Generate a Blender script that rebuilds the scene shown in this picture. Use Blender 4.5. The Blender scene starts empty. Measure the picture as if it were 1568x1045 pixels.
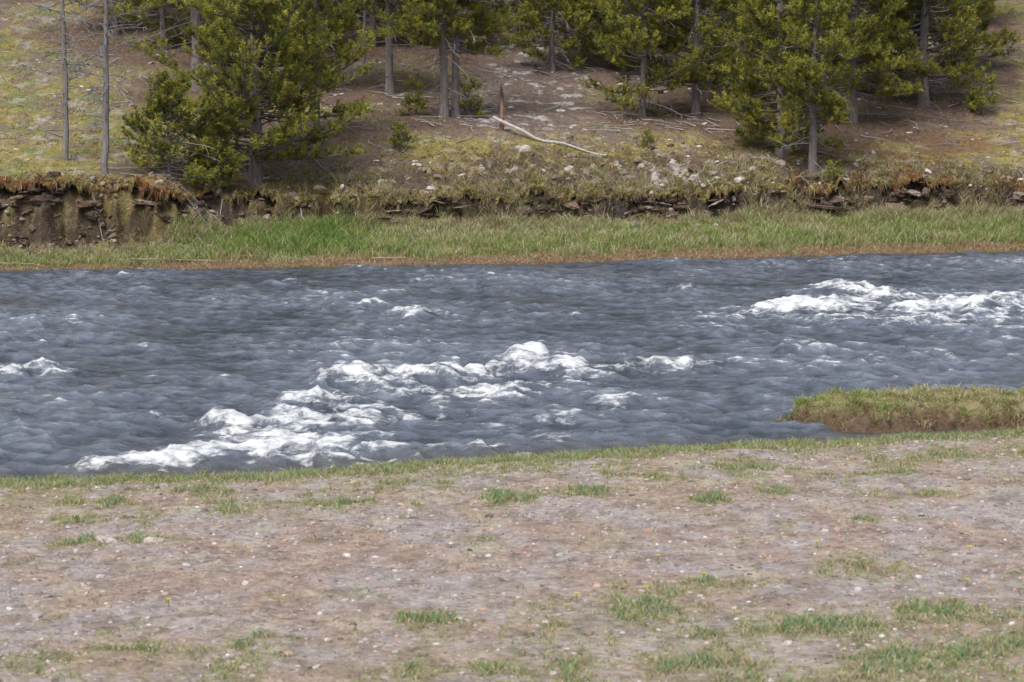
import bpy, math, numpy as np
rng = np.random.default_rng(11)
D = bpy.data
scene = bpy.context.scene

# ------------------------------------------------------------------ noise
def h2(ix, iy, s):
    n = (ix.astype(np.int64)*374761393 + iy.astype(np.int64)*668265263 + s*1442695041) & 0xffffffff
    n = ((n ^ (n >> 13))*1274126177) & 0xffffffff
    n = (n ^ (n >> 16)) & 0xffffffff
    return n/4294967296.0
def perlin(x, y, s=0):
    x, y = np.broadcast_arrays(np.asarray(x, float), np.asarray(y, float))
    ix = np.floor(x); iy = np.floor(y); fx = x-ix; fy = y-iy
    u = fx*fx*fx*(fx*(fx*6-15)+10); v = fy*fy*fy*(fy*(fy*6-15)+10)
    def g(a, b):
        t = h2(ix+a, iy+b, s)*2*math.pi
        return np.cos(t)*(fx-a)+np.sin(t)*(fy-b)
    a = g(0, 0); b = g(1, 0); c = g(0, 1); d = g(1, 1)
    return ((a*(1-u)+b*u)*(1-v)+(c*(1-u)+d*u)*v)*1.5
def fbm(x, y, s=0, o=4):
    r = 0; a = 1.0; t = 0
    for i in range(o):
        r = r+a*perlin(x*2**i, y*2**i, s+i*17); t += a; a *= .5
    return r/t*1.4
def sst(a, b, x):
    t = np.clip((x-a)/(b-a), 0, 1); return t*t*(3-2*t)

# ------------------------------------------------------------------ terrain
def YF(x):
    return np.interp(x, [-400, -13, -6.4, 0, 7, 14.4, 400], [60, 73, 74.2, 75.6, 78.4, 81.4, 120])+.25*perlin(x/3., 0.3, 5)+.10*perlin(x/.7, 0.3, 6)
def YN(x):
    return np.interp(x, [-400, -6.1, -3.06, -.7, 1, 3.6, 7, 9, 400], [10, 34.6, 35.2, 36.6, 37.3, 38.3, 39.4, 40.6, 75])+.2*perlin(x/1.5, .7, 8)+.10*perlin(x/.4, .7, 9)
Lp = ([-40, -3, 0, .4, 1.9, 2.15, 2.7, 3.1, 4.2, 7, 17, 27, 32, 60, 100, 250, 1500], [-1.5, -.7, 0, .10, .45, .62, 1.75, 2.10, 2.3, 2.55, 4.2, 6.4, 7.6, 15, 28, 60, 110])
Cp = ([-40, -3, 0, .4, 3.8, 4.5, 4.8, 5.3, 7.0, 8.6, 10.5, 19.5, 30, 39.5, 60, 100, 250, 1500], [-1.5, -.7, 0, .12, .68, .80, 1.44, 1.68, 2.15, 2.7, 3.25, 4.3, 6.1, 8, 14, 28, 60, 110])
Rp = ([-40, -3, 0, .4, 3.0, 3.8, 4.2, 5.0, 7, 14, 29, 35, 60, 100, 250, 1500], [-1.5, -.7, 0, .12, .74, .92, 1.62, 1.98, 2.25, 3.5, 6.5, 7.9, 14, 28, 60, 110])
Np = ([-40, -3, -.5, 0, .4, 2, 8, 16, 20, 37, 60, 600], [-1.5, -.7, -.14, 0, .11, .27, .42, .6, .85, 3.4, 5, 8])
BX = [-9.5, -7.6, -5, 0, 8, 13]
def bankc(x): return np.interp(x, BX, [2.6, 4.6, 5.0, 6, 5.6, 4.7])
def bankw(x): return np.interp(x, BX, [1.1, 1.3, 1.7, 2.9, 2.2, 1.5])
def gw(x): return np.interp(x, BX, [1.5, 3.9, 4.2, 4.6, 4.1, 3.6])
def bankzone(x, df): return sst(1.25, .6, np.abs(df-bankc(x))/bankw(x))
def T(x, y, info=False):
    x = np.asarray(x, float); y = np.asarray(y, float)
    df = y-YF(x)
    mb = bankzone(x, df)
    d2 = df+mb*(.66*fbm(x/1.5, y*.35, 21, 3)*(1-.4*sst(-8, -9.5, x))+.25*fbm(x/.35, y/.6, 22, 2))
    zl = np.interp(d2, *Lp); zc = np.interp(d2, *Cp); zr = np.interp(d2, *Rp)
    wl = sst(-7.4, -9.5, x); wr = sst(4, 11, x)
    zf = zl*wl+zr*wr+zc*(1-wl-wr)
    zj = zf+.16*perlin(x/1.1, y/3, 31)
    q = .22; k = np.floor(zj/q); fr = zj/q-k
    zt = k*q+q*sst(0, .4, fr)-(zj-zf)
    zf = zf+(zt-zf)*.75*mb*sst(-.4, .2, perlin(x/1.7, y/1.7, 33))
    hill = sst(.5, 6, df)
    zf = zf+hill*(.14*fbm(x/3.5, y/3.5, 41, 3)+.035*fbm(x/.5, y/.5, 42, 3))+mb*.14*fbm(x/.35, y/.35, 43, 3)
    dn = YN(x)-y
    zn = np.interp(dn, *Np)+sst(.2, 2, dn)*(.03*fbm(x/1.6, y/1.6, 51, 3)+.012*fbm(x/.25, y/.25, 52, 2))
    z = np.maximum(zf, zn)
    e = .30*perlin(x/.8, y/.7, 61)+.14*perlin(x/.25, y/.25, 62)
    m = 1.02-np.sqrt((np.minimum(x-5.2, 0)*.85)**2+(y-41.25)**2)+e
    zp = -1.0+1.0*sst(-.5, 0, m)+.30*sst(0, .28, m)+.12*sst(.15, 1.0, m)+.07*fbm(x/.35, y/.3, 63, 3)*sst(0, .3, m)
    z = np.maximum(z, zp)
    if info: return z, df, dn, mb, m
    return z

# ------------------------------------------------------------------ mesh helpers
def build(name, V, F, C=None, mats=(), mi=None, smooth=False):
    V = np.asarray(V, np.float32); F = np.asarray(F, np.int32)
    me = D.meshes.new(name)
    k = F.shape[1]
    me.vertices.add(len(V)); me.vertices.foreach_set('co', V.ravel())
    me.loops.add(F.size); me.loops.foreach_set('vertex_index', F.ravel())
    me.polygons.add(len(F)); me.polygons.foreach_set('loop_start', np.arange(0, F.size, k, dtype=np.int32))
    try: me.polygons.foreach_set('loop_total', np.full(len(F), k, np.int32))
    except Exception: pass
    if mi is not None: me.polygons.foreach_set('material_index', np.asarray(mi, np.int32))
    me.polygons.foreach_set('use_smooth', np.full(len(F), smooth, bool))
    if C is not None:
        a = me.color_attributes.new(name='col', type='FLOAT_COLOR', domain='POINT')
        cc = np.ones((len(V), 4), np.float32); cc[:, :C.shape[1]] = C
        a.data.foreach_set('color', cc.ravel())
    for m in mats: me.materials.append(m)
    me.update(calc_edges=True)
    return me
def obj(name, me, loc=(0, 0, 0), rz=0, sc=1):
    o = D.objects.new(name, me); o.location = loc; o.rotation_euler = (0, 0, rz)
    o.scale = (sc, sc, sc) if np.isscalar(sc) else sc
    scene.collection.objects.link(o); return o
def gridF(nx, ny):
    i = np.arange(nx*ny).reshape(ny, nx)
    return np.stack([i[:-1, :-1], i[:-1, 1:], i[1:, 1:], i[1:, :-1]], -1).reshape(-1, 4)
def grid(xs, ys, fn):
    X, Y = np.meshgrid(xs, ys); Z = fn(X, Y)
    V = np.stack([X, Y, Z], -1).reshape(-1, 3)
    return X, Y, V, gridF(len(xs), len(ys))
class Acc:
    def __init__(s): s.V = []; s.F = []; s.C = []; s.M = []; s.n = 0
    def add(s, V, F, C, m=0):
        V = np.asarray(V); F = np.asarray(F)
        s.V.append(V); s.F.append(F+s.n); s.n += len(V)
        C = np.asarray(C, float)
        if C.ndim == 1: C = np.tile(C, (len(V), 1))
        s.C.append(C); s.M.append(np.full(len(F), m))
    def mesh(s, name, mats, smooth=False):
        return build(name, np.concatenate(s.V), np.concatenate(s.F), np.concatenate(s.C), mats, np.concatenate(s.M), smooth)
def norm(v): return v/np.maximum(np.linalg.norm(v, axis=-1, keepdims=True), 1e-9)
def tube(P, R, n=6):
    P = np.asarray(P, float); R = np.asarray(R, float); k = len(P)
    t = norm(np.gradient(P, axis=0))
    up = np.array([0, 0, 1.]) if abs(t[0][2]) < .9 else np.array([1., 0, 0])
    a = norm(np.cross(t, up)); b = np.cross(t, a)
    th = np.arange(n)/n*2*math.pi
    V = P[:, None]+R[:, None, None]*(a[:, None]*np.cos(th)[None, :, None]+b[:, None]*np.sin(th)[None, :, None])
    V = V.reshape(-1, 3); F = []
    for i in range(k-1):
        for j in range(n):
            p = i*n+j; q = i*n+(j+1) % n
            F.append((p, q, q+n)); F.append((p, q+n, p+n))
    return V, np.array(F)

# ------------------------------------------------------------------ materials
def mat(name):
    m = D.materials.new(name); m.use_nodes = True; nt = m.node_tree; nt.nodes.clear()
    return m, nt
def nd(nt, t, ins=None, **pr):
    n = nt.nodes.new(t)
    for k, v in pr.items(): setattr(n, k, v)
    if ins:
        for k, v in ins.items():
            if isinstance(v, bpy.types.NodeSocket): nt.links.new(v, n.inputs[k])
            else: n.inputs[k].default_value = v
    return n
def ramp(nt, fac, stops):
    r = nd(nt, 'ShaderNodeValToRGB', {'Fac': fac}); e = r.color_ramp.elements
    while len(e) < len(stops): e.new(.5)
    for el, (p, c) in zip(e, stops):
        el.position = p; el.color = (c, c, c, 1) if np.isscalar(c) else (*c, 1)
    return r.outputs['Color']
def math_(nt, op, a, b=None, clamp=False):
    n = nt.nodes.new('ShaderNodeMath'); n.operation = op; n.use_clamp = clamp
    for i, v in enumerate([a, b]):
        if v is None: continue
        if isinstance(v, bpy.types.NodeSocket): nt.links.new(v, n.inputs[i])
        else: n.inputs[i].default_value = v
    return n.outputs[0]
def mixc(nt, mode, fac, a, b):
    n = nt.nodes.new('ShaderNodeMix'); n.data_type = 'RGBA'; n.blend_type = mode
    for i, v in ((0, fac), (6, a), (7, b)):
        if isinstance(v, bpy.types.NodeSocket): nt.links.new(v, n.inputs[i])
        else: n.inputs[i].default_value = v if i == 0 else (*v, 1)
    return n.outputs[2]
def outp(nt, sh): nd(nt, 'ShaderNodeOutputMaterial', {'Surface': sh})

def m_ground():
    m, nt = mat('ground_soil')
    co = nd(nt, 'ShaderNodeTexCoord').outputs['Object']
    at = nd(nt, 'ShaderNodeVertexColor', layer_name='col').outputs['Color']
    v1 = nd(nt, 'ShaderNodeTexVoronoi', {'Vector': co, 'Scale': 20.0})
    v2 = nd(nt, 'ShaderNodeTexVoronoi', {'Vector': co, 'Scale': 8.0})
    mp = nd(nt, 'ShaderNodeMapping', {'Vector': co}); mp.inputs['Scale'].default_value = (1, .45, 1)
    n1 = nd(nt, 'ShaderNodeTexNoise', {'Vector': mp.outputs[0], 'Scale': 6.0, 'Detail': 8.0, 'Roughness': .75}).outputs['Fac']
    sep = nd(nt, 'ShaderNodeSeparateColor', {'Color': v1.outputs['Color']})
    sep2 = nd(nt, 'ShaderNodeSeparateColor', {'Color': v2.outputs['Color']})
    f1 = ramp(nt, sep.outputs[0], [(0, .7), (.5, 1.0), (.93, 1.0), (1, 1.0)])
    f2 = ramp(nt, sep2.outputs[0], [(0, .8), (.6, 1.0), (.95, 1.0), (1, 1.0)])
    f3 = ramp(nt, n1, [(.32, .5), (.5, 1.0), (.68, 1.0)])
    c = mixc(nt, 'MULTIPLY', 1, at, f1); c = mixc(nt, 'MULTIPLY', 1, c, f2); c = mixc(nt, 'MULTIPLY', 1, c, f3)
    lum = nd(nt, 'ShaderNodeRGBToBW', {'Color': at}).outputs[0]
    pl = ramp(nt, lum, [(.10, .15), (.30, .8)])
    c = mixc(nt, 'MIX', math_(nt, 'MULTIPLY', pl, ramp(nt, n1, [(.56, 0), (.72, .5)])), c, (.54, .48, .43))
    c = mixc(nt, 'MIX', math_(nt, 'MULTIPLY', pl, ramp(nt, sep.outputs[1], [(.95, 0), (.98, .5)])), c, (.58, .54, .52))
    hgt = math_(nt, 'ADD', math_(nt, 'MULTIPLY', n1, 1.0), math_(nt, 'MULTIPLY', v1.outputs['Distance'], -.5))
    bp = nd(nt, 'ShaderNodeBump', {'Strength': .8, 'Distance': .05, 'Height': hgt})
    p = nd(nt, 'ShaderNodeBsdfPrincipled', {'Base Color': c, 'Roughness': .95, 'Normal': bp.outputs[0]})
    p.inputs['Specular IOR Level'].default_value = .2
    outp(nt, p.outputs[0]); return m
def m_leaf(name, rough=.6, trans=.35, spec=.3):
    m, nt = mat(name)
    at = nd(nt, 'ShaderNodeVertexColor', layer_name='col').outputs['Color']
    p = nd(nt, 'ShaderNodeBsdfPrincipled', {'Base Color': at, 'Roughness': rough})
    p.inputs['Specular IOR Level'].default_value = spec
    tr = nd(nt, 'ShaderNodeBsdfTranslucent', {'Color': at})
    mx = nd(nt, 'ShaderNodeMixShader', {'Fac': trans}); nt.links.new(p.outputs[0], mx.inputs[1]); nt.links.new(tr.outputs[0], mx.inputs[2])
    outp(nt, mx.outputs[0]); return m
def m_solid(name, scale=12., lo=.6, hi=1.4, bump=.5, stretch=(1, 1, 1)):
    m, nt = mat(name)
    co = nd(nt, 'ShaderNodeTexCoord').outputs['Object']
    mp = nd(nt, 'ShaderNodeMapping', {'Vector': co}); mp.inputs['Scale'].default_value = stretch
    at = nd(nt, 'ShaderNodeVertexColor', layer_name='col').outputs['Color']
    n1 = nd(nt, 'ShaderNodeTexNoise', {'Vector': mp.outputs[0], 'Scale': scale, 'Detail': 6.0, 'Roughness': .7}).outputs['Fac']
    f = ramp(nt, n1, [(.3, lo), (.7, hi)])
    c = mixc(nt, 'MULTIPLY', 1, at, f)
    bp = nd(nt, 'ShaderNodeBump', {'Strength': bump, 'Distance': .03, 'Height': n1})
    p = nd(nt, 'ShaderNodeBsdfPrincipled', {'Base Color': c, 'Roughness': .9, 'Normal': bp.outputs[0]})
    p.inputs['Specular IOR Level'].default_value = .2
    outp(nt, p.outputs[0]); return m
def m_water():
    m, nt = mat('river_water_and_foam')
    co = nd(nt, 'ShaderNodeTexCoord').outputs['Object']
    at = nd(nt, 'ShaderNodeVertexColor', layer_name='col').outputs['Color']
    sp = nd(nt, 'ShaderNodeSeparateColor', {'Color': at})
    mp = nd(nt, 'ShaderNodeMapping', {'Vector': co, 'Rotation': (0, 0, .12)}); mp.inputs['Scale'].default_value = (.60, .55, 1.6)
    n1 = nd(nt, 'ShaderNodeTexNoise', {'Vector': mp.outputs[0], 'Scale': 5.5, 'Detail': 8.0, 'Roughness': .74, 'Distortion': .7}).outputs['Fac']
    mp2 = nd(nt, 'ShaderNodeMapping', {'Vector': co, 'Rotation': (0, 0, .3)}); mp2.inputs['Scale'].default_value = (.50, .48, 1.)
    n2 = nd(nt, 'ShaderNodeTexNoise', {'Vector': mp2.outputs[0], 'Scale': 6.0, 'Detail': 5.0, 'Roughness': .64, 'Distortion': .5}).outputs['Fac']
    fm = math_(nt, 'ADD', sp.outputs[0], math_(nt, 'MULTIPLY', math_(nt, 'SUBTRACT', n1, .5), 2.1))
    fm = ramp(nt, fm, [(.34, 0), (.50, .28), (.66, .72), (.88, 1)])
    bp = nd(nt, 'ShaderNodeBump', {'Strength': 1.0, 'Distance': .11, 'Height': n2})
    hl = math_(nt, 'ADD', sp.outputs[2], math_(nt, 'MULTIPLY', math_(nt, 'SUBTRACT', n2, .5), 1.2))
    wc = ramp(nt, hl, [(.10, (.045, .054, .070)), (.45, (.108, .123, .156)), (.78, (.190, .215, .26)), (1, (.40, .43, .47))])  # ripple highlights and dark troughs painted as base colour
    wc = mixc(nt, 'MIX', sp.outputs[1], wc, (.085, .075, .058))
    w = nd(nt, 'ShaderNodeBsdfPrincipled', {'Base Color': wc, 'Roughness': .10, 'IOR': 1.33, 'Normal': bp.outputs[0]})
    bp2 = nd(nt, 'ShaderNodeBump', {'Strength': .8, 'Distance': .07, 'Height': n1})
    fc = mixc(nt, 'MIX', ramp(nt, n1, [(.34, 0), (.58, 1)]), (.46, .49, .50), (.80, .81, .82))
    f = nd(nt, 'ShaderNodeBsdfPrincipled', {'Base Color': fc, 'Roughness': .55, 'Normal': bp2.outputs[0]})
    mx = nd(nt, 'ShaderNodeMixShader', {'Fac': fm}); nt.links.new(w.outputs[0], mx.inputs[1]); nt.links.new(f.outputs[0], mx.inputs[2])
    outp(nt, mx.outputs[0]); return m
MG = m_ground(); MGR = m_leaf('grass_blade', .7, .35, .2); MN = m_leaf('pine_needles', .55, .3, .3)
MB = m_solid('pine_bark', 14, .55, 1.4, .8, (1, 1, .3)); MR = m_solid('rock', 9, .5, 1.35, .7); MW = m_water(); MD = m_solid('dead_wood', 20, .7, 1.3, .5, (1, 1, .25))
ML = m_solid('eroded_earth', 10, .4, 1.5, 1.0, (.5, .5, 2.2))

# ------------------------------------------------------------------ tree layout (world metres)
TREES = [
 ('big', -7.1, 80.0, 11, .7, 3.3, 1), ('bush', -9.2, 78.2, 2.8, .1, 1.5, 2), ('bush', -8.0, 78.7, 1.7, .1, .9, 33), ('mid', -5.7, 84.5, 8, 1.6, 1.7, 36),
 ('tall', -3.95, 94, 13, 2.2, 2.0, 3), ('tall', -2.05, 88.5, 12, 2.5, 1.9, 4), ('tall', -1.72, 89.0, 12.5, 2.2, 1.9, 5),
 ('mid', 1.37, 100, 8, .3, 1.7, 6), ('mid', 4.1, 91, 10.5, .4, 1.8, 7), ('tall', 5.8, 92, 12, .9, 1.9, 8),
 ('big', 8.05, 87, 10.5, .3, 2.3, 9), ('tall', 8.8, 84.9, 10, 1.6, 1.4, 10), ('tall', 10.9, 93, 12, 1.0, 2.2, 11),
 ('big', 13.7, 97, 12, .7, 2.9, 12), ('mid', 12.3, 99, 12, .8, 2.3, 13),
 ('mid', -7.6, 101, 10, .8, 2.1, 14), ('mid', -3.2, 105, 10, .6, 2.1, 15), ('mid', .14, 107, 10, .6, 2.0, 6),
 ('mid', 3.0, 106, 11, .8, 1.9, 7), ('mid', -12.4, 104, 10, 1.8, 1.9, 13), ('mid', 8.0, 103, 11, .8, 1.9, 14),
 ('mid', 17.3, 112, 9, .6, 1.7, 15), ('mid', -17.2, 107, 10, .8, 1.8, 7), ('mid', -5.6, 108, 10, 1, 1.5, 6), ('mid', 10.3, 104, 10, .8, 1.9, 13),
 ('mid', -10.2, 105, 10, 1, 1.8, 15), ('big', -9.9, 91.5, 11, 3.0, 2.4, 34), ('mid', 5.8, 108, 10, .7, 1.7, 15), ('mid', 11.3, 97.5, 10, .7, 1.7, 14),
 ('mid', -1.3, 110, 9, .7, 1.7, 14), ('mid', 1.8, 111, 9, .7, 1.7, 13), ('mid', 15.8, 103, 11, .7, 1.7, 13), ('mid', -6.4, 94, 11, 2.2, 1.9, 35), ('mid', 6.9, 96.5, 11, .7, 1.7, 6),
 ('mid', -1.9, 103, 11, .7, 1.7, 7), ('mid', 2.5, 101.5, 11, .7, 1.7, 15), ('mid', -4.9, 103.5, 11, .7, 1.7, 13), ('mid', 4.6, 101, 10, .7, 1.7, 14), ('mid', -9.0, 109, 10, .7, 1.7, 13), ('mid', -15, 111, 10, .7, 1.7, 14),
 ('mid', -13.5, 99.5, 11, 3.0, 1.9, 15), ('mid', -11.6, 97, 11, 3.6, 1.8, 7),
 ('mid', -22, 92, 10, .7, 1.7, 13), ('big', 22, 100, 11, .7, 2.0, 12), ('mid', -26, 99, 10, .7, 1.7, 14), ('mid', 27, 108, 10, .7, 1.7, 7),
]
tx = np.array([t[1] for t in TREES]); ty = np.array([t[2] for t in TREES])

# ------------------------------------------------------------------ ground
FP = [
 (-.03,31.4,.40,.45,1.6),(.75,32.1,.38,.4,1.3),(-1.8,31.2,.3,.3,1.3),(2.15,31.2,.3,.3,1.3),(2.85,31.8,.25,.35,1.3),(-4.3,28.3,.3,.35,1.1),(-3.55,28.5,.25,.3,1.1),
 (-2.06,28.4,.15,.15,.8),(-.7,23.4,.24,.3,1.3),(-2.0,22.5,.2,.2,1.4),(1.15,24.2,.4,.7,1.1),(3.2,26,.6,.9,.8),(2.1,22.8,.35,.4,.8),(2.7,22.9,.3,.3,.9),
 (3.6,23.6,.5,.6,.8),(3.6,29.5,.2,.2,.9),(-.1,21.2,.6,.3,.7),(1.4,21.3,.4,.3,.8),(-2.9,22.3,.4,.3,.7),(.6,29.3,.12,.12,.7),(4.5,31.5,.4,.3,.9),(-4.6,31.5,.5,.3,.9),
 (-3,30.6,.4,.3,.9),(4.2,22,.4,.5,.7),(3,21.2,.5,.4,.6),(-1,30.9,.2,.15,.7),(-4.5,29.9,.4,.3,.9),(1.9,25.2,.4,.3,.7),(-3.9,21.4,.5,.4,.7),(4.2,33.5,.6,.3,.9),(1.5,33.4,.5,.25,.9),(-1.2,33,.4,.2,.8),(-3.6,32.5,.5,.25,.7),(3,34.2,.6,.3,.9),(5.3,35.2,.6,.4,.9)]
def fgreen(x, y):
    wx = x+.18*perlin(x/.25, y/.6, 75); wy = y+.4*perlin(x/.25, y/.6, 76)
    g = 0
    for a, b, rx, ry, s in FP: g = g+s*np.exp(-((wx-a)/rx)**2-((wy-b)/ry)**2)
    dn = YN(x)-y
    base = .60*sst(-.05, .35, dn)*sst(2.4, .6, dn)+.36*sst(27, 21, y)*sst(-5, 3, x)+.28*sst(26, 21, y)+.44*sst(9, 2, dn)+.04
    return g+base+.66*fbm(x/.6, y/1.6, 71, 4)+.44*fbm(x/.12, y/.35, 72, 2)
def lerp(a, b, t): return a+(b-a)*t[..., None]
def ground_col(X, Y, z, df, dn, mb, mp_):
    A = np.array
    n1 = fbm(X/2.5, Y/2.5, 81, 5); n2 = fbm(X/.7, Y/1.0, 82, 4); n3 = fbm(X/4, Y/4, 83, 4); n4 = fbm(X/.25, Y/.35, 84, 3)
    c = np.ones(X.shape+(3,))*A([.22, .168, .125])
    lit = np.zeros_like(X)
    for a, b in zip(tx, ty): lit = np.maximum(lit, np.exp(-((X-a)/2.4)**2-((Y-b)/3.0)**2))
    litm = sst(.25, .75, lit*1.1+.35*n1+.10)*(1-.45*sst(12, 8.5, df))
    moss = sst(-.05, .3, n3*.5+n2*.6+.4*n4+.16*sst(-5, -9, X)+.13*sst(7, 13, X)+.14*sst(12, 8, df)+.02)*(1-.7*litm)
    c = lerp(c, A([.30, .25, .072]), moss*.85)
    c = lerp(c, A([.17, .215, .06]), sst(.08, .4, fbm(X/1.3, Y/1.3, 86, 4)-.03+.3*n4)*sst(-7, -11, X)*.75)
    pale = sst(.16, .5, fbm(X/.8, Y/1.4, 87, 4)*.8+n4*.45+.08*sst(-7, -10, X)-.05)
    c = lerp(c, A([.44, .41, .36]), pale*.55)
    c = lerp(c, A([.15, .095, .073]), litm*.9)
    path = sst(2.8, .9, np.abs(X-.6-(Y-92)*.05))*sst(9.5, 12, df)
    c = lerp(c, A([.185, .135, .12]), path*.8)
    c = lerp(c, A([.54, .52, .50]), sst(.20, .40, n2*.8+.35*n4)*sst(.2, .8, path)*.85)
    rs = sst(5, 9, X)*sst(6, 8, df)*sst(13, 10, df)
    c = lerp(c, A([.17, .08, .05]), rs*sst(-.2, .3, n1)*.7)
    b = lerp(np.ones(X.shape+(3,))*A([.12, .083, .062]), A([.42, .375, .34]), sst(.14, .44, n2*.6+n4*.6+.04*sst(-7, 2, X)-.06+.35*np.exp(-((X-4.8)/1.7)**2-((df-6)/1.0)**2)+.22*np.exp(-((X+1.2)/1.4)**2-((df-8.3)/1.2)**2)))
    b = lerp(b, A([.23, .185, .06]), sst(-.05, .35, n3+.6*n4+.15-.5*np.exp(-((X-4.8)/1.7)**2))*.75)
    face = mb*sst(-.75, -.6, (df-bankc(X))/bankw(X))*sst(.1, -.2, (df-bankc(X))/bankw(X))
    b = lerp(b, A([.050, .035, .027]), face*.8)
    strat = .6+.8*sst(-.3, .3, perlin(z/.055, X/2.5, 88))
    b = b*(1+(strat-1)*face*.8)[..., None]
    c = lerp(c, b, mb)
    st = sst(.35, -.25, df-(gw(X)-.3))
    s = lerp(np.ones(X.shape+(3,))*A([.17, .18, .06]), A([.27, .22, .13]), sst(-.2, .4, n2))
    s = lerp(s, A([.22, .135, .085]), sst(1.1, .3, df))
    c = lerp(c, s, st)
    c = lerp(c, A([.05, .04, .03]), sst(.12, -.05, df))
    near = (dn > -4) & (Y < 55)
    st1 = fbm(X/1.2, Y/2.2, 91, 5); st2 = fbm(X/.35, Y/.8, 93, 3)
    f = np.ones(X.shape+(3,))*A([.42, .365, .35])
    f = lerp(f, A([.39, .27, .205]), sst(-.25, .4, st1+.35*st2+.10)*.75)
    f = lerp(f, A([.52, .45, .33]), sst(.1, .5, fbm(X/.6, Y/1.2, 92, 4)+.2*st2)*.5)
    f = lerp(f, A([.25, .20, .175]), sst(.05, .5, st2-.3*st1)*.6)
    fg = sst(.1, .8, fgreen(X, Y)-.05)
    f = lerp(f, A([.30, .27, .14]), fg*.7)
    f = lerp(f, A([.05, .042, .033]), sst(.1, -.05, dn))
    pen = sst(-.15, .05, mp_)
    pc = lerp(np.ones(X.shape+(3,))*A([.13, .085, .055]), A([.24, .21, .10]), sst(.1, .35, mp_))
    f = lerp(f, pc, pen)
    c = np.where(near[..., None], f, c)
    c = np.where(((dn <= -4) & (df < 0) & (mp_ > -.3))[..., None], pc, c)
    return c
xs = np.concatenate([[-1500, -800, -400, -200, -120, -80, -55, -40, -30, -25, -22, -20], np.arange(-18, 19.01, .07), [20, 22, 25, 30, 40, 55, 80, 120, 200, 400, 800, 1500]])
ys = np.concatenate([[-1500, -800, -400, -200, -100, -50, -30, -15, -5, 0, 4, 8, 12, 15, 17], np.arange(18.5, 44, .07), np.arange(44, 71, 1.0), np.arange(71, 91, .065), np.arange(91, 122, .17), np.arange(122.5, 160, 1.5), [165, 180, 200, 240, 300, 400, 600, 1000, 1600]])
info = {}
def gfn(X, Y):
    z, df, dn, mb, m = T(X, Y, True); info['a'] = (z, df, dn, mb, m); return z
X, Y, V, F = grid(xs, ys, gfn)
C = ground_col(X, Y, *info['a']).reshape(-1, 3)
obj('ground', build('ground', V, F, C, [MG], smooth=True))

# overhanging turf lip above the undercut bank
lx = np.arange(-19, 20, .05); nl = len(lx)
dd = np.arange(0, 3.6, .04)
base = np.interp(lx, BX, [1.5, 3.2, 3.5, 3.8, 3.3, 3.0]); thr = np.interp(lx, BX, [1.80, 1.5, 1.42, 1.38, 1.5, 1.65])+np.interp(np.abs(lx+11), [1, 4], [.08, .40])*fbm(lx/1.6, lx*0, 206, 4)
XX = lx[:, None]+0*dd; DF = base[:, None]+dd[None]; ZZ = T(XX, YF(XX)+DF)
hit = np.argmax(ZZ > thr[:, None], 1); fdf = base+dd[hit]
yl = YF(lx)+fdf
gate = sst(-.15, .25, fbm(lx/1.6, lx*0+3, 202, 3)+.30*sst(-7, -9, lx)+.1*sst(7, 9, lx))
pr = (.28+.40*fbm(lx/.7, lx*0, 201, 4)+.08*rng.normal(0, 1, nl)).clip(0, .65)*gate
zt = T(lx, yl+.25)
ztop = np.maximum(zt, ZZ[np.arange(nl), hit])+.02+.03*rng.normal(0, 1, nl)-.12*(1-gate)
thk = (.10+.09*fbm(lx/.4, lx*0, 203, 3)).clip(.03, .3)
rows = [(yl+.45, T(lx, yl+.45)-.03), (yl+.12, ztop+.02), (yl-pr*.6, ztop+.0), (yl-pr-.02, ztop-.03), (yl-pr-.03+.02*rng.normal(0, 1, nl), ztop-thk-.02), (yl-pr*.3+.05, ztop-thk-.05), (yl+.25, ztop-thk-.10)]
V = np.stack([np.stack([lx, a, b], 1) for a, b in rows], 0).reshape(-1, 3)
rust = (sst(-7.5, -9, lx)+.7*sst(6.5, 9.5, lx))*sst(-.3, .3, fbm(lx/1.1, lx*0, 204, 3))
top = np.outer(1-rust, [.22, .185, .07])+np.outer(rust, [.25, .105, .045]); top = top*(1+.25*rng.normal(0, 1, (nl, 1))).clip(.5, 1.5)
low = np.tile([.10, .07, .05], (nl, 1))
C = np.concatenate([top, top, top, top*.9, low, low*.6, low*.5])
obj('turf_overhang', build('turf_overhang', V, gridF(nl, len(rows)), C, [ML], smooth=False))

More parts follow.
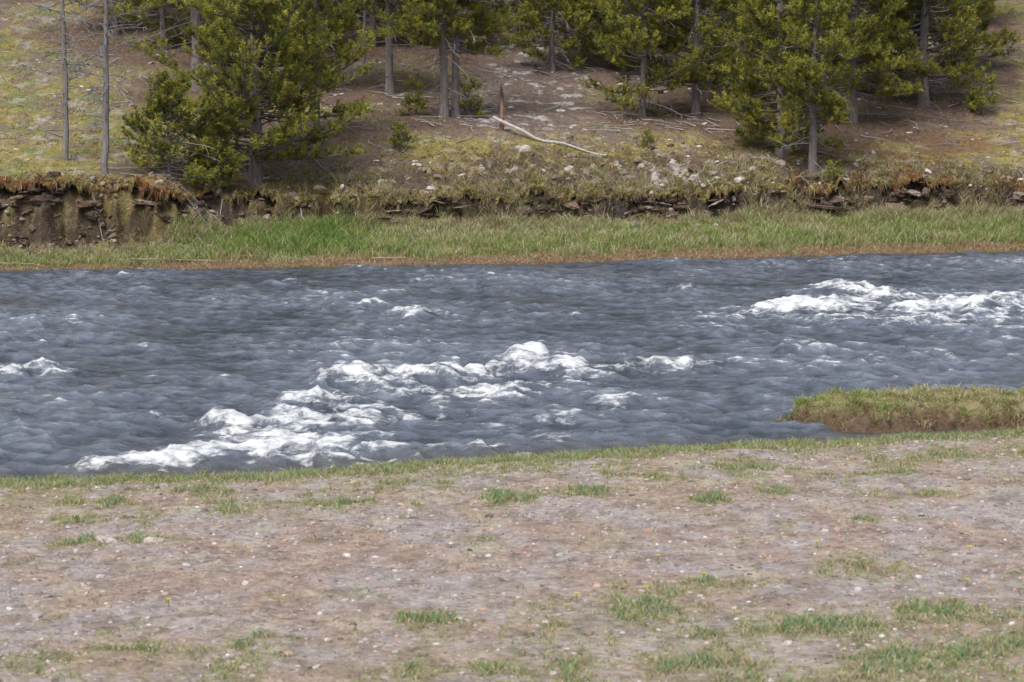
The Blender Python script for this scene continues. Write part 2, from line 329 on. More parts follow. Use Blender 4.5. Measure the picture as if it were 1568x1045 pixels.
# ------------------------------------------------------------------ water
CR = [
 (-4.75,36.5,.6,.5,.12,1.0),(-4.0,37.2,.7,.7,.10,.9),(-5.2,36.1,.35,.3,.06,.85),(-3.9,40.3,.45,.6,.22,1.0),(-3.3,41.0,.5,.6,.15,.8),(-2.95,43.0,.6,.6,.22,1.0),
 (-2.6,46.2,.6,.75,.36,1.1),(-2.1,45.3,.4,.5,.15,.8),(-1.3,46.6,.75,.55,.26,1.0),(-.5,47.2,.5,.5,.2,.85),(.25,48.6,.65,.7,.36,1.1),(.9,47.9,.55,.6,.22,.85),(1.5,47.6,.6,.6,.12,.6),
 (-.45,44.3,.5,.45,.16,.95),(.1,44.7,.6,.5,.08,.5),(2.7,48.8,.5,.6,.20,.7),(2.0,48.9,.4,.5,.12,.5),(3.4,48.6,.6,.6,.08,.4),
 (-.4,38.0,.5,.3,.1,.95),(-1.9,37.6,.5,.3,.08,.85),(-2.8,38.2,.9,.6,.06,.7),(-3.2,39.3,.9,.8,.05,.7),(-2.3,41.2,.9,.9,.05,.6),(-1.5,44.6,.9,.7,.06,.6),(-2.7,36.7,.8,.3,.05,.85),
 (-7.9,47.6,.5,.6,.2,.95),(-7.2,47.3,.4,.4,.1,.7),(-8.5,48,.4,.4,.12,.8),(6.1,60.2,.9,.8,.26,1.05),(5.2,59.8,.5,.6,.1,.8),(7.4,64.5,.8,1.1,.32,1.05),(8.2,63,.7,1.0,.2,.8),(7.0,61.5,.7,.9,.15,.8),
 (7.8,57,.8,.6,.2,.8),(8.9,60.4,.9,.7,.22,.8),(10.2,60.8,.9,.6,.22,.8),(11,62.5,.9,.6,.22,.95),(12.3,62.3,.9,.6,.2,.9),(10.9,57.2,.4,.5,.15,.9),(9.4,58.3,1,.8,.1,.45),(6.6,58,1,.8,.06,.4),
 (-1.9,58.4,.6,.7,.2,.7),(-5.1,41.2,.4,.3,.08,.85),(-4.5,46.2,.5,.4,.08,.6),(5.2,51.2,.6,.5,.14,.65),(-2.9,61.5,.3,.4,.1,.6),(1.2,59,.4,.4,.1,.6),(3.9,65.5,.4,.6,.15,.6),(-6.5,51.8,.3,.4,.1,.55),(-5.3,46.0,.3,.3,.1,.6),
 (6.2,49.5,.5,.4,.08,.5),(7.5,50.2,.5,.4,.08,.5),(-3.9,54.6,.3,.4,.12,.5),(1.6,43.2,.5,.4,.05,.45),(.6,41.2,.8,.5,.04,.45),(.9,39.2,.6,.4,.03,.4),(-5.3,68,.5,.5,.1,.45),(-2,68.5,.5,.5,.1,.45),(9,70,.8,.5,.1,.45),(12.5,69,.8,.5,.1,.45),(4,55,.5,.5,.1,.45)]
ZN = [(-3,38.8,2.0,2.2,.29),(-1.5,42.5,2.4,2.2,.25),(.5,46.5,2.6,1.6,.25),(-.5,39.5,2.2,1.6,.20),(3,48,2.5,1.6,.16),(8,60,4.0,3.5,.25),(11,59,3.5,3.5,.22),(5.5,53,3,3,.08),(-6.5,46,3,3,.06),(-2,56,3,4,.04)]
def water(X, Y):
    zt = T(X, Y)
    damp = sst(.0, -.35, zt); near = sst(60, 25, np.abs(X))
    Fm = np.zeros_like(X); Hc = np.zeros_like(X)
    wx = X+.30*fbm(X/.6, Y/.8, 101, 4); wy = Y+.5*fbm(X/.5, Y/.8, 102, 4)
    for a, b, sx, sy, h, f in CR:
        dx = (wx-a)/sx; dy = (wy-b-.25*(wx-a))/sy
        g = np.exp(-(dx*dx+dy*dy)*1.0)
        Fm = Fm+f*g*(1-.3*np.minimum(Fm, 1)); Hc = np.maximum(Hc, h*g)
    Fm = np.minimum(Fm, 1.15); Zn = 0
    for a, b, sx, sy, f in ZN: Zn = np.maximum(Zn, f*np.exp(-((X-a)/sx)**2-((Y-b-.35*(X-a))/sy)**2))
    def rid(x, y, s): return 1-np.abs(perlin(x, y, s))*2.2
    sk = Y+.35*X
    r1 = rid(X/2.2+.4*perlin(X/1.3, Y/1.5, 3), sk/1.7, 111)
    r2 = rid(X/1.05+.3*perlin(X/.7, Y, 4), sk/.80, 112)
    r3 = rid(X/.48, sk/.42, 113)
    r4 = perlin(X/.22, Y/.22, 114)
    big = fbm(X/4, Y/6, 115, 3)
    amp = (1+.7*big).clip(.5, 2)
    chop = (.055*r1+.052*r2+.028*r3+.010*r4+.02*perlin(X/3, Y/2.5, 116))*amp
    t1 = rid(wx/.6, wy/.8, 121); t2 = fbm(wx/.28, wy/.35, 122, 3)
    Z = damp*near*(chop*(1+.3*Fm)+Hc*.85+np.minimum(Fm, 1)*(.03*t1+.045*t2))
    cap = (r1*.4+r2*.55+r3*.45+.4*big)
    streak = fbm(wx/.8, wy/.7, 131, 4)
    foam = Fm*.66+.32*streak*sst(.05, .5, Fm+Zn)+Zn+.50*sst(.95, 1.45, cap+Zn*.6)+.06*streak-.03
    foam = foam*sst(.02, -.15, zt)
    hl = np.clip(.38+(r1-.4)*.14+(r2-.4)*.22+(r3-.4)*.14+.16*big+.08*fbm(X/.4, Y/1.0, 132, 2), 0, 1)  # painted highlight value: paler on wave crests, darker in troughs
    hl = hl*(1-.35*sst(6, 1, YF(X)-Y))  # far bank's dark reflection put into the water colour near that shore
    info['w'] = (foam, sst(-.45, -.1, zt)*.8, hl)
    return Z
wxs = np.concatenate([[-1500, -400, -150, -80, -50, -35, -25, -20, -18], np.arange(-16, 17.01, .05), [18, 20, 25, 35, 50, 80, 150, 400, 1500]])
wys = np.concatenate([[8, 14, 20, 26, 30], np.arange(33.5, 82.5, .056), [84, 86, 90, 100, 125]])
X, Y, V, F = grid(wxs, wys, water)
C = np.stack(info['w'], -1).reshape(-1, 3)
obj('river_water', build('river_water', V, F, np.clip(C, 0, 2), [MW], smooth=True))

# ------------------------------------------------------------------ grass blades
def blades(name, P, H, W, lean, C):
    n = len(P); th = rng.uniform(0, 2*math.pi, n); ph = rng.uniform(0, 2*math.pi, n)
    s = np.stack([np.cos(th), np.sin(th), 0*th], 1)*W[:, None]*.5
    l = np.stack([np.cos(ph), np.sin(ph), 0*ph], 1)*(H*lean)[:, None]
    up = np.zeros((n, 3)); up[:, 2] = H
    a = P-s; b = P+s; m = P+l*.35+up*.55; c = m-s*.8; d = m+s*.8; e = P+l+up*.95
    V = np.stack([a, b, c, d, e], 1).reshape(-1, 3)
    i = np.arange(n)*5
    F = np.stack([np.stack([i, i+1, i+3], 1), np.stack([i, i+3, i+2], 1), np.stack([i+2, i+3, i+4], 1)], 1).reshape(-1, 3)
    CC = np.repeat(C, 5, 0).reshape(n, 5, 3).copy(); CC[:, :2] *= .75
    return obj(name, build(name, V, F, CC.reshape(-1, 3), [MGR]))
def pick(n, cols, w, var=.2):
    cols = np.array(cols); w = np.array(w, float)
    if w.ndim == 1: k = rng.choice(len(cols), n, p=w/w.sum())
    else:
        cw = np.cumsum(w/w.sum(1, keepdims=True), 1); k = (rng.random(n)[:, None] > cw).sum(1).clip(0, len(cols)-1)
    return cols[k]*(1+rng.normal(0, var, (n, 1))).clip(.4, 1.7)
def P3(x, y, dz=-.01): return np.stack([x, y, T(x, y)+dz], 1)
# far strip
n = 190000
x = rng.uniform(-19, 20, n); w = gw(x); df = rng.uniform(-.12, 1, n)*w
y = YF(x)+df; t = df/w
dens = .4+.8*fbm(x/.5, y/.7, 141, 3); k = rng.random(n) < (dens+.25)*(1-.35*sst(-8, -10, x))
x, y, df, t = x[k], y[k], df[k], t[k]; n = len(x)
gn = fbm(x/1.3, y/1.0, 142, 3)
lush = np.exp(-((x+5.6)/1.5)**2)*sst(.2, .4, t)
dry = np.exp(-((x+1)/2.8)**2)*sst(.4, .75, t)+sst(.1, .5, gn)*.8+sst(.75, 1, t)*.4
edge = sst(.24, .04, t+.22*gn)
W_ = np.stack([.75+0*x+2*lush, .35+2.2*lush, .42+1.7*dry*(1-lush), .12+2.4*edge, .50+0*x], 1); W_[:, 0] *= 1-.7*edge; W_[:, 1] *= 1-.8*edge
C = pick(n, [(.26, .34, .09), (.12, .26, .05), (.56, .49, .33), (.42, .28, .18), (.40, .41, .16)], W_)
H = rng.uniform(.08, .24, n)*(1+.7*lush)*np.where(edge > .4, .55, 1)*(.7+.5*sst(.0, .3, t))*(1+.5*fbm(x/.6, y/.8, 144, 2)).clip(.4, 2)*(1-.3*sst(-8, -10, x))
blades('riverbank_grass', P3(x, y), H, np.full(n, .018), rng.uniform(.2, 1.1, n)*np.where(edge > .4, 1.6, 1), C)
# bank and hillside turf
n = 150000
x = rng.uniform(-19, 20, n); df = rng.uniform(2, 30, n); y = YF(x)+df
m = fbm(x/.9, y/1.2, 151, 4)+.5*fbm(x/.3, y/.4, 152, 2)+.08; lit = np.zeros(n)
for a, b in zip(tx, ty): lit = np.maximum(lit, np.exp(-((x-a)/2.0)**2-((y-b)/2.4)**2))
path = sst(2.6, .8, np.abs(x-.6-(y-92)*.05))*sst(8.5, 11, df)
k = rng.random(n) < sst(.05, .55, m)*(1-.7*lit)*(1-.9*path)+.06*bankzone(x, df); x, y, df, lit = x[k], y[k], df[k], lit[k]; n = len(x)
C = pick(n, [(.33, .295, .085), (.40, .33, .18), (.19, .235, .07), (.24, .14, .08)], [.46, .24, .22, .08])
blades('hillside_turf_grass', P3(x, y), rng.uniform(.03, .10, n)*(1+.9*bankzone(x, df)), np.full(n, .03), rng.uniform(.4, 1.6, n), C)
# turf hanging at the lip of the ledge
n = 50000
i = rng.integers(0, nl, n); x = lx[i]+rng.uniform(-.03, .03, n); u = rng.uniform(-1, 1.0, n)
yy = yl[i]+np.where(u < 0, u*pr[i], u*.8); k = rng.random(n) < .20+1.2*fbm(x/.5, x*0, 156, 3)+.25*(u > 0); x, yy, u, i = x[k], yy[k], u[k], i[k]; n = len(x)
zz_ = np.where(u < 0.1, ztop[i]-.01, T(x, yy))
C = pick(n, [(.30, .12, .045), (.34, .30, .08), (.42, .35, .22)], np.stack([.06+1.3*rust[i], .6*(1-.5*rust[i]), .4+0*x], 1))
blades('ledge_turf_grass', np.stack([x, yy, zz_], 1), rng.uniform(.04, .15, n), np.full(n, .026), rng.uniform(.7, 2.4, n), C)
# grass drooping over the lip
n = 15000
i = rng.integers(0, nl, n); k = rng.random(n) < .05+1.3*fbm(lx[i]/.8, lx[i]*0, 158, 3)+.3*rust[i]; i = i[k]; n = len(i); x = lx[i]+rng.uniform(-.03, .03, n)
P = np.stack([x, yl[i]-pr[i]-.03, ztop[i]-.02], 1); Hh = -rng.uniform(.06, .28, n)
C = pick(n, [(.26, .11, .05), (.42, .34, .21), (.20, .15, .08)], np.stack([.1+1.0*rust[i], .5+0*x, .5+0*x], 1))
blades('drooping_dry_grass', P, Hh, np.full(n, .022), rng.uniform(.05, .6, n), C)
# upper bank moss
n = 30000
x = rng.uniform(-7, 14, n); top_ = np.interp(x, BX, [3.0, 5.4, 6.6, 8.0, 7.0, 6.2])+.6*perlin(x/1.5, .2, 155); y = YF(x)+top_+rng.normal(0, 1.1, n)
k = rng.random(n) < .2+1.1*fbm(x/.6, y/.6, 157, 3)-.25*np.exp(-((x-4.8)/1.7)**2); x, y = x[k], y[k]; n = len(x); r_ = .6*sst(6.5, 9.5, x)+.08
C = pick(n, [(.27, .12, .05), (.35, .31, .08), (.42, .35, .22)], np.stack([r_, .7+0*x, .3+0*x], 1))
blades('bank_moss', P3(x, y), rng.uniform(.03, .12, n), np.full(n, .03), rng.uniform(.7, 2.2, n), C)
# tan tussocks at the foot of the bank
n = 40000; nt_ = 480
cx = rng.uniform(-19, 20, nt_); cd = gw(cx)+rng.normal(-.15, .35, nt_)+np.where(rng.random(nt_) < .28, rng.uniform(.5, 2.4, nt_), 0)*(cx > -7)
i = rng.integers(0, nt_, n); rr = rng.uniform(.5, 1.4, nt_)[i]*np.where(cx[i] < -8.5, .6, 1)
x = cx[i]+rng.normal(0, .12, n)*rr; y = YF(cx[i])+cd[i]+rng.normal(0, .12, n)*rr
C = pick(n, [(.50, .42, .28), (.34, .26, .16), (.28, .31, .10)], [.45, .25, .30])
blades('dry_tussock_grass', P3(x, y), rng.uniform(.10, .34, n)*rr, np.full(n, .016), rng.uniform(.3, 1.3, n), C)
# foreground
n = 1000000
x = rng.uniform(-7.5, 8.5, n); y = rng.uniform(19, 40.5, n)
dn = YN(x)-y; k = (dn > -.03); x, y, dn = x[k], y[k], dn[k]; g = fgreen(x, y); k = (rng.random(len(x)) < .85*sst(.38, 1.40, g)**1.2+.015)
x, y, g, dn = x[k], y[k], g[k], dn[k]; n = len(x)
pn = fbm(x/.5, y/.8, 161, 3)
C = pick(n, [(.30, .36, .14), (.19, .33, .17), (.46, .42, .24), (.50, .38, .28)], np.stack([.5+pn*.6+.2, .20+1.6*sst(1.0, 1.5, g), .65-.5*pn, .45-.2*pn], 1).clip(.02))
H = rng.uniform(.015, .06, n)*(.7+.8*sst(.6, 1.3, g))*(1+.6*sst(1.2, .1, dn))
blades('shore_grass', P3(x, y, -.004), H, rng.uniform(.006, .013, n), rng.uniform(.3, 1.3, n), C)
# shoreline fringe
n = 66000
x = rng.uniform(-8, 9, n); dn = np.abs(rng.normal(0, .8, n)); y = YN(x)-dn; k = rng.random(n) < .02+1.7*fbm(x/.35, y/.6, 165, 3); x, y = x[k], y[k]; n = len(x)
C = pick(n, [(.25, .34, .11), (.31, .33, .14), (.46, .39, .25), (.16, .25, .10)], [.4, .25, .25, .1])
blades('waterline_grass', P3(x, y), rng.uniform(.03, .13, n)*(1+.5*fbm(x/.3, y/.3, 166, 2)).clip(.5, 1.6), rng.uniform(.007, .012, n), rng.uniform(.3, 1.2, n), C)
# islet
n = 130000
x = rng.uniform(3.5, 16, n); y = rng.uniform(39.8, 42.8, n); z, df, dn, mb, mm = T(x, y, True)
k = (mm > -.02) & (z > .03) & (rng.random(n) < .45+1.2*fbm(x/.3, y/.3, 171, 2)); x, y, mm, z = x[k], y[k], mm[k], z[k]; n = len(x)
pn = fbm(x/.5, y/.3, 172, 3); lf = sst(6.0, 4.3, x)
C = pick(n, [(.29, .38, .10), (.54, .45, .31), (.40, .39, .15), (.25, .14, .08)], np.stack([.55+1.0*lf+pn, .75-.4*lf-pn*.8, .4+0*x, .1+1.2*sst(.35, 0, mm)], 1).clip(.03))
blades('islet_grass', P3(x, y), rng.uniform(.03, .11, n)*(1+1.0*fbm(x/.25, y/.25, 173, 2)).clip(.4, 2.2), rng.uniform(.008, .014, n), rng.uniform(.4, 1.8, n), C)

# ------------------------------------------------------------------ stones
def ico():
    t = (1+5**.5)/2
    v = norm(np.array([(-1,t,0),(1,t,0),(-1,-t,0),(1,-t,0),(0,-1,t),(0,1,t),(0,-1,-t),(0,1,-t),(t,0,-1),(t,0,1),(-t,0,-1),(-t,0,1)], float))
    f = [(0,11,5),(0,5,1),(0,1,7),(0,7,10),(0,10,11),(1,5,9),(5,11,4),(11,10,2),(10,7,6),(7,1,8),(3,9,4),(3,4,2),(3,2,6),(3,6,8),(3,8,9),(4,9,5),(2,4,11),(6,2,10),(8,6,7),(9,8,1)]
    return v, np.array(f)
def subdiv(v, f):
    v = list(map(tuple, v)); c = {}; o = []
    def mid(a, b):
        k = (min(a, b), max(a, b))
        if k not in c:
            p = (np.array(v[a])+np.array(v[b]))/2; v.append(tuple(p/np.linalg.norm(p))); c[k] = len(v)-1
        return c[k]
    for a, b, d in f:
        e, g, h = mid(a, b), mid(b, d), mid(d, a); o += [(a, e, h), (b, g, e), (d, h, g), (e, g, h)]
    return np.array(v), np.array(o)
def stones(name, P, S, C, sub=0, jit=.18, pw=.75, yaw=math.pi, tilt=.2):
    v, f = ico()
    for _ in range(sub): v, f = subdiv(v, f)
    n = len(P); k = len(v)
    VV = np.tile(v, (n, 1, 1))*(1+rng.normal(0, jit, (n, k, 1)))
    VV = np.sign(VV)*np.abs(VV)**pw
    VV = VV*S[:, None, :]
    a = rng.uniform(-yaw, yaw, n); b = rng.normal(0, tilt, n); e = rng.normal(0, tilt*.6, n)
    ca, sa, cb, sb = np.cos(a)[:, None], np.sin(a)[:, None], np.cos(b)[:, None], np.sin(b)[:, None]
    x, y, z = VV[..., 0], VV[..., 1], VV[..., 2]
    y, z = y*cb-z*sb, y*sb+z*cb; x, z = x*np.cos(e)[:, None]-z*np.sin(e)[:, None], x*np.sin(e)[:, None]+z*np.cos(e)[:, None]; x, y = x*ca-y*sa, x*sa+y*ca
    VV = np.stack([x, y, z], -1)+P[:, None]
    FF = f[None]+(np.arange(n)*k)[:, None, None]
    return obj(name, build(name, VV.reshape(-1, 3), FF.reshape(-1, 3), np.repeat(C, k, 0), [MR]))
n = 15000
x = rng.uniform(-7.5, 8, n); y = rng.uniform(19, 39.4, n); k = YN(x)-y > -.2; x, y = x[k], y[k]; n = len(x)
s = rng.lognormal(math.log(.011), .5, n).clip(.006, .045)
C = pick(n, [(.44, .40, .40), (.34, .25, .20), (.54, .50, .47), (.22, .18, .17), (.44, .30, .23)], [.38, .25, .07, .15, .15])
stones('gravel', P3(x, y, 0.002), np.stack([s*1.2, s, s*.6], 1), C)
fx = np.array([-4.0, -3.55, -3.35, -4.0, -1.9, .1, -1.15, .55, 2.6, 3.2, -2.9]); fy = np.array([24.9, 28.4, 28.15, 28.4, 27.6, 26, 29.1, 30.6, 24.1, 33.2, 31.9])
fs = np.array([.075, .09, .05, .12, .06, .035, .04, .035, .04, .05, .04])
for i in range(len(fx)):
    stones('shore_rock', P3(fx[i:i+1], fy[i:i+1], .0), np.array([[fs[i]*1.3, fs[i]*.8, fs[i]*.35]]), np.array([[.46, .41, .37]])*rng.uniform(.8, 1.1), 2, .06)
# bank rubble
n = 7500
x = rng.uniform(-19, 20, n); y = YF(x)+bankc(x)+rng.normal(0, .55, n)*bankw(x)
k = rng.random(n) < .35+1.3*fbm(x/.8, y/.8, 181, 3)+.5*np.exp(-((x-4.8)/1.8)**2); x, y = x[k], y[k]; n = len(x)
s = rng.lognormal(math.log(.038), .6, n).clip(.018, .2)
white = .06+.80*np.exp(-((x-4.8)/1.5)**2)+.2*sst(8, 13, x)+.12*sst(-6, 0, x)
C = pick(n, [(.21, .16, .125), (.12, .085, .065), (.48, .43, .40), (.29, .235, .19)], np.stack([.5+0*x, .4+0*x+.5*sst(-4, -9, x), white, .25+0*x], 1))
stones('bank_rubble', P3(x, y, -.01), np.stack([s*1.4, s, s*.6], 1), C, 1, .14, .7, math.pi, .5)
# broken strata under the lip
n = 700
i = rng.integers(0, nl, n); x = lx[i]; v_ = rng.random(n); k = rng.random(n) < gate[i]*.9+.1; i, x, v_ = i[k], x[k], v_[k]; n = len(x); zb = T(x, yl[i]-.9)
P = np.stack([x, yl[i]+rng.uniform(-.22, .12, n)-(1-v_)*.25, zb+(ztop[i]-.12-zb)*v_], 1)
L = rng.lognormal(math.log(.18), .6, n).clip(.05, .6)
C = pick(n, [(.16, .11, .08), (.085, .058, .044), (.36, .31, .26), (.21, .155, .12)], np.stack([.4+0*x, .5+0*x+.2*sst(-4, -9, x), .05+.30*np.exp(-((x-4.8)/1.8)**2)+.06*sst(8, 12, x), .2+0*x], 1))
stones('rock_ledge', P, np.stack([L, rng.uniform(.06, .2, n), rng.lognormal(math.log(.04), .6, n).clip(.015, .13)], 1), C, 2, .13, .8, .6, .3)
# hillside stones
n = 3600
x = rng.uniform(-19, 21, n); y = YF(x)+rng.uniform(6, 36, n); pw = sst(2.6, .8, np.abs(x-.6-(y-92)*.05))
k = rng.random(n) < .22+.65*pw; x, y = x[k], y[k]; n = len(x)
s = rng.lognormal(math.log(.035), .5, n).clip(.02, .16)
stones('hillside_stones', P3(x, y, 0), np.stack([s*1.5, s, s*.5], 1), pick(n, [(.52, .49, .47), (.30, .26, .24)], [.55, .45]), 0, .15)

# ------------------------------------------------------------------ pines
def needles(acc, P, A, L, tint, nn, nl=.115, wd=.0125):
    n = len(P); P = np.repeat(P, nn, 0); A = np.repeat(A, nn, 0); L = np.repeat(L, nn); tint = np.repeat(tint, nn, 0); N_ = n*nn
    s = rng.random(N_); base = P+A*(L*s)[:, None]
    r = rng.normal(size=(N_, 3)); r = norm(r-(r*A).sum(1, keepdims=True)*A)
    d = norm(A*rng.uniform(.3, 1.1, (N_, 1))+r)
    w = norm(np.cross(d, rng.normal(size=(N_, 3))))*wd
    ln = rng.uniform(.7, 1.2, N_)*nl
    V = np.stack([base-w, base+w, base+d*ln[:, None]], 1).reshape(-1, 3)
    C = np.repeat(tint*rng.uniform(.8, 1.2, (N_, 1)), 3, 0)
    acc.add(V, np.arange(N_*3).reshape(-1, 3), C, 1)
def pine(kind, H, cs, R, seed):
    global rng
    old = rng; rng = np.random.default_rng(seed*101+5)
    acc = Acc(); r0 = {'big': .19, 'tall': .13, 'mid': .10, 'bush': .05}[kind]
    bark = np.array([.18, .155, .15])
    zz = np.linspace(-.25, H, 22); wob = np.cumsum(rng.normal(0, .018, (22, 2)), 0)
    tp = np.stack([wob[:, 0], wob[:, 1], zz], 1); tr = r0*(1-zz/H).clip(0.04)**.8; tr[0] *= 1.4; tr[1] *= 1.08
    V, F = tube(tp, tr, 9); acc.add(V, F, bark*1.1)
    def tpos(z): return np.array([np.interp(z, zz, tp[:, 0]), np.interp(z, zz, tp[:, 1]), z])
    Ps = []; As = []; Ls = []; Ts = []
    ph = seed*3.1
    z = max(cs, .1)
    while z < H-.15:
        t = (z-cs)/(H-cs)
        prof = R*((1-t)**.7)*(.62+.38*min(1, t*5+.35))
        for j in range(rng.integers(3, 7)+(3 if kind == 'big' and z < 6 else 0)+(1 if kind != 'big' and z > 1.5 else 0)):
            az = rng.uniform(0, 2*math.pi)
            lob = .82+.38*math.sin(az*2+z*1.3+ph)*math.sin(z*2.1+ph)
            L = prof*lob*rng.uniform(.5, 1.25)
            if L < .15 or rng.random() < .1: continue
            e0 = rng.uniform(-.35, .25)+.45*t; e1 = e0+rng.uniform(.25, .8)
            k = 5; tt = np.linspace(0, 1, k)
            el = e0+(e1-e0)*tt; seg = L/(k-1)
            azs = az+np.cumsum(rng.normal(0, .10, k))
            dirs = np.stack([np.cos(azs)*np.cos(el), np.sin(azs)*np.cos(el), np.sin(el)], 1)
            pts = tpos(z+rng.uniform(-.12, .12))+np.concatenate([[np.zeros(3)], np.cumsum(dirs[:-1]*seg, 0)])
            rb = .014+.011*L
            V, F = tube(pts, rb*(1-.75*tt), 4); acc.add(V, F, bark*rng.uniform(.8, 1.2))
            nt_ = int(4+L*9)
            bt = rng.uniform(.7, 1.3)
            for q in range(nt_):
                u = rng.uniform(.35, 1)**.8 if q else 1.
                p = np.array([np.interp(u, tt, pts[:, i]) for i in range(3)])
                d = dirs[min(k-1, int(u*(k-1)))]
                side = np.array([-d[1], d[0], 0])
                tw = norm(d*rng.uniform(.3, 1)+side*rng.choice([-1, 1])*rng.uniform(.2, 1)*(0.2 if q == 0 else 1)+np.array([0, 0, rng.uniform(-.2, .8)]))
                tl = rng.uniform(.08, .55)*(1.15-.6*u)*min(1, L)+.03
                if tl > .12:
                    V, F = tube([p, p+tw*tl], [.007, .004], 3); acc.add(V, F, bark)
                e = p+tw*tl
                Ps.append(e); As.append(norm(tw+np.array([0, 0, .35]))); Ls.append(rng.uniform(.12, .26))
                yel = np.clip(rng.normal(.55, .27)+.2*(u-.6), 0, 1)
                Ts.append((np.array([.090, .128, .028])*(1-yel)+np.array([.39, .36, .062])*yel)*bt)
                if tl > .22:
                    Ps.append(p+tw*tl*.5); As.append(tw); Ls.append(.12); Ts.append(Ts[-1]*.8)
        z += rng.uniform(.14, .27)*(1 if kind != 'bush' else .7)
    lo = .3
    while lo < min(cs+3.5, H*.6):
        az = rng.uniform(0, 2*math.pi); L = rng.uniform(.4, 1.3)*min(R, 1.8)*.8
        k = 5; el = rng.uniform(-.5, .05)+np.linspace(0, -.25, k); azs = az+np.cumsum(rng.normal(0, .2, k))
        dirs = np.stack([np.cos(azs)*np.cos(el), np.sin(azs)*np.cos(el), np.sin(el)], 1)
        pts = tpos(lo)+np.concatenate([[np.zeros(3)], np.cumsum(dirs[:-1]*L/(k-1), 0)])
        g = np.array([.25, .23, .225])*rng.uniform(.7, 1.3)
        V, F = tube(pts, np.linspace(.016, .006, k), 4); acc.add(V, F, g)
        for q in range(5):
            u = rng.uniform(.3, 1); p = np.array([np.interp(u, np.linspace(0, 1, k), pts[:, i]) for i in range(3)])
            d = norm(dirs[2]+rng.normal(0, .7, 3)); V, F = tube([p, p+d*.15, p+norm(d+rng.normal(0, .4, 3))*rng.uniform(.2, .4)], [.008, .006, .004], 3); acc.add(V, F, g)
        lo += rng.uniform(.08, .25)
    needles(acc, np.array(Ps), np.array(As), np.array(Ls), np.array(Ts), 21)
    me = acc.mesh('pine_%d' % seed, [MB, MN]); rng = old
    return me
cache = {}
for kind, x, y, H, cs, R, seed in TREES:
    if seed not in cache: cache[seed] = pine(kind, H, cs, R, seed); rz = 0
    else: rz = rng.uniform(1, 5)
    obj('young_pine_tree' if kind == 'bush' else 'pine_tree', cache[seed], (x, y, float(T(x, y))), rz, 1 if rz == 0 else rng.uniform(.9, 1.1))
me = pine('bush', 1.1, .1, .42, 31); me2 = pine('bush', 2.0, .1, .8, 32)
for x, y, m_, s in [(-3.2, 83.6, me, .75), (4.0, 86, me, .5), (9.3, 84.2, me, .6), (-2.9, 88.9, me2, .6), (-1.3, 89.1, me2, .6), (15.5, 96, me2, .8), (-8.0, 78.9, me, 1.1), (6.2, 99, me2, 1), (-10.2, 97, me2, .9)]:
    obj('pine_sapling', m_, (x, y, float(T(x, y))), rng.uniform(0, 6), s)
def dead(seed, H, r, br):
    global rng
    old = rng; rng = np.random.default_rng(seed); acc = Acc()
    zz = np.linspace(-.2, H, 18); w = np.cumsum(rng.normal(0, .03, (18, 2)), 0)
    tp = np.stack([w[:, 0], w[:, 1], zz], 1); V, F = tube(tp, r*(1-zz/H*.7), 8); acc.add(V, F, (.21, .195, .19))
    z = br
    while z < H:
        az = rng.uniform(0, 2*math.pi); L = rng.uniform(.3, 1.4) if z > 2.2 else rng.uniform(.1, .5); k = 5
        el = rng.uniform(-.4, .5)+np.linspace(0, -.3, k); azs = az+np.cumsum(rng.normal(0, .25, k))
        dirs = np.stack([np.cos(azs)*np.cos(el), np.sin(azs)*np.cos(el), np.sin(el)], 1)
        pts = np.array([np.interp(z, zz, tp[:, 0]), np.interp(z, zz, tp[:, 1]), z])+np.concatenate([[np.zeros(3)], np.cumsum(dirs[:-1]*L/(k-1), 0)])
        V, F = tube(pts, np.linspace(.018, .007, k), 4); acc.add(V, F, (.22, .205, .20))
        for q in range(int(L*9)):
            u = rng.uniform(.3, 1); p = np.array([np.interp(u, np.linspace(0, 1, k), pts[:, i]) for i in range(3)])
            d = norm(dirs[2]+rng.normal(0, .7, 3)); V, F = tube([p, p+d*.12, p+norm(d+rng.normal(0, .4, 3))*rng.uniform(.15, .5)], [.011, .008, .006], 3); acc.add(V, F, (.22, .205, .20))
        z += rng.uniform(.04, .13)
    rng = old; return acc.mesh('dead_pine', [MD])
for x, y, s, H, r, br in [(-12.3, 80, 1, 8, .085, 1.2), (-10.85, 77.5, 2, 8.5, .095, 1.2), (-5.0, 99, 5, 7, .06, 1)]:
    obj('dead_pine_tree', dead(s, H, r, br), (x, y, float(T(x, y))))
# broken snag + fallen log
acc = Acc(); zz = np.array([-.1, 0, .3, .7, 1.0, 1.2, 1.32]); P = np.stack([.02*np.sin(zz*3), 0*zz, zz], 1)
V, F = tube(P, [.08, .075, .06, .058, .055, .045, .012], 8); Cc = np.where((V[:, 2:3] > .85), np.array([[.05, .045, .045]]), np.array([[.27, .16, .11]])); acc.add(V, F, Cc)
V, F = tube([(0, 0, .3), (.03, -.05, .38), (.1, -.1, .42)], [.03, .02, .008], 5); acc.add(V, F, (.3, .25, .2))
obj('broken_snag', acc.mesh('broken_snag', [MD]), (-.31, 86, float(T(-.31, 86))))
acc = Acc(); qx = np.linspace(-.55, 2.75, 12); qy = np.linspace(85.9, 84.6, 12); lz = T(qx, qy)+.07+np.interp(qx, [-.55, .8], [.35, 0])+.02*np.sin(qx*5)
V, F = tube(np.stack([qx, qy, lz], 1), np.linspace(.055, .02, 12), 7); acc.add(V, F, (.46, .43, .42))
for i in (4, 7, 9):
    p = np.array([qx[i], qy[i], lz[i]]); V, F = tube([p, p+(.12, -.1, .12), p+(.3, -.2, .16)], [.015, .01, .004], 4); acc.add(V, F, (.40, .38, .37))
obj('fallen_log', acc.mesh('fallen_log', [MD]))
acc = Acc()
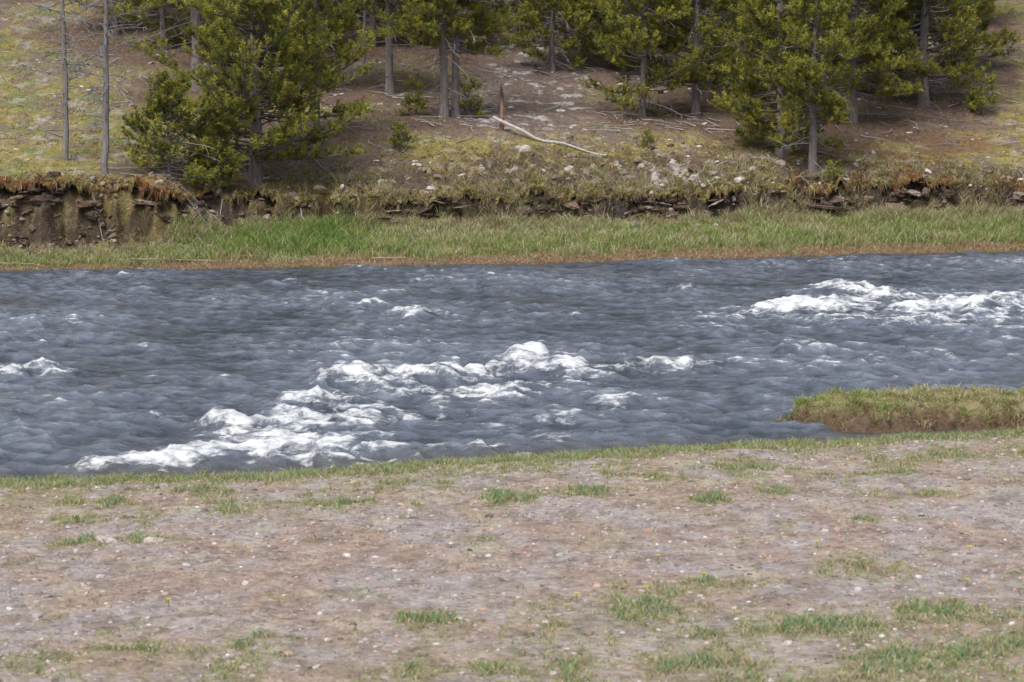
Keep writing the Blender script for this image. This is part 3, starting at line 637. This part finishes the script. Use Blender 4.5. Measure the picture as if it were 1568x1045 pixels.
for i in range(480):
    x = rng.uniform(-18, 19); y = float(YF(x))+rng.uniform(2.2, 26)
    if rng.random() < .5:
        j = rng.integers(0, 16); x = tx[j]+rng.normal(0, 1.3); y = ty[j]+rng.normal(0, 1.5)
    a = rng.uniform(0, 6.28); L = rng.uniform(.3, 1.5); k = 5; u = np.linspace(-.5, .5, k)*L
    px = x+u*math.cos(a)+rng.normal(0, .03, k); py = y+u*math.sin(a)
    if (py-YF(px)).min() < 1.2: continue
    pz = T(px, py)+.03+rng.random()*.08
    V, F = tube(np.stack([px, py, pz], 1), np.linspace(.018, .006, k)*rng.uniform(.6, 1.3), 4); acc.add(V, F, np.array([.30, .28, .27])*rng.uniform(.5, 1.3))
obj('fallen_branches', acc.mesh('fallen_branches', [MD]))
acc = Acc()
for x, d, L, a in [(-12.6, .35, 1.6, -.2), (-9.0, .6, 1.5, .1), (-8.2, .45, 1.2, -.15), (-3.2, .4, .8, .1)]:
    u = np.linspace(-.5, .5, 6)*L; px = x+u; py = YF(x)+d+u*a+.05*np.sin(u*4)
    V, F = tube(np.stack([px, py, T(px, py)+.07], 1), np.linspace(.022, .008, 6), 5); acc.add(V, F, (.36, .30, .25))
obj('driftwood', acc.mesh('driftwood', [MD]))
acc = Acc()
for x, y in [(1.15, 24.6), (1.7, 25.4), (3.95, 24.9), (1.35, 26.6), (.55, 24.3), (2.9, 27.3), (-2.9, 24.2), (4.3, 27)]:
    z = float(T(x, y)); V, F = tube([(x, y, z), (x, y, z+.06)], [.003, .003], 4); acc.add(V, F, (.15, .22, .06))
    for q in range(14):
        a = q/14*6.28; c_, s_ = math.cos(a), math.sin(a); r = .024
        acc.add([(x, y, z+.06), (x+r*c_-.006*s_, y+r*s_+.006*c_, z+.075), (x+r*c_+.006*s_, y+r*s_-.006*c_, z+.075)], [(0, 1, 2)], (.75, .6, .03))
obj('dandelion_flowers', acc.mesh('dandelion_flowers', [MGR]))

# ------------------------------------------------------------------ light, sky, camera
EL = math.radians(55); AZ = math.radians(205)
w = D.worlds.new('World'); scene.world = w; w.use_nodes = True; nt = w.node_tree; nt.nodes.clear()
sky = nt.nodes.new('ShaderNodeTexSky'); sky.sky_type = 'NISHITA'; sky.sun_disc = False
sky.sun_elevation = EL; sky.sun_rotation = AZ; sky.dust_density = 3.0; sky.air_density = 1.0
hs = nd(nt, 'ShaderNodeHueSaturation', {'Color': sky.outputs[0], 'Saturation': .6})
bg = nd(nt, 'ShaderNodeBackground', {'Color': hs.outputs[0], 'Strength': .15}); nd(nt, 'ShaderNodeOutputWorld', {'Surface': bg.outputs[0]})
from mathutils import Vector
sd = Vector((math.sin(AZ)*math.cos(EL), math.cos(AZ)*math.cos(EL), math.sin(EL)))
sl = D.lights.new('sun', 'SUN'); sl.energy = 3.1; sl.angle = math.radians(30); sl.color = (1, .97, .93)
so = D.objects.new('sun', sl); so.rotation_euler = sd.to_track_quat('Z', 'Y').to_euler(); scene.collection.objects.link(so)
cam = D.cameras.new('camera'); co_ = D.objects.new('camera', cam); scene.collection.objects.link(co_)
co_.location = (0, 0, 5); co_.rotation_euler = (math.radians(90-5.3), 0, 0)
cam.sensor_width = 36; cam.lens = 18/math.tan(math.radians(10)); cam.clip_end = 4000
cam.dof.use_dof = True; cam.dof.focus_distance = 62; cam.dof.aperture_fstop = 5.0
scene.camera = co_
scene.view_settings.view_transform = 'Standard'; scene.view_settings.look = 'None'; scene.view_settings.exposure = 0
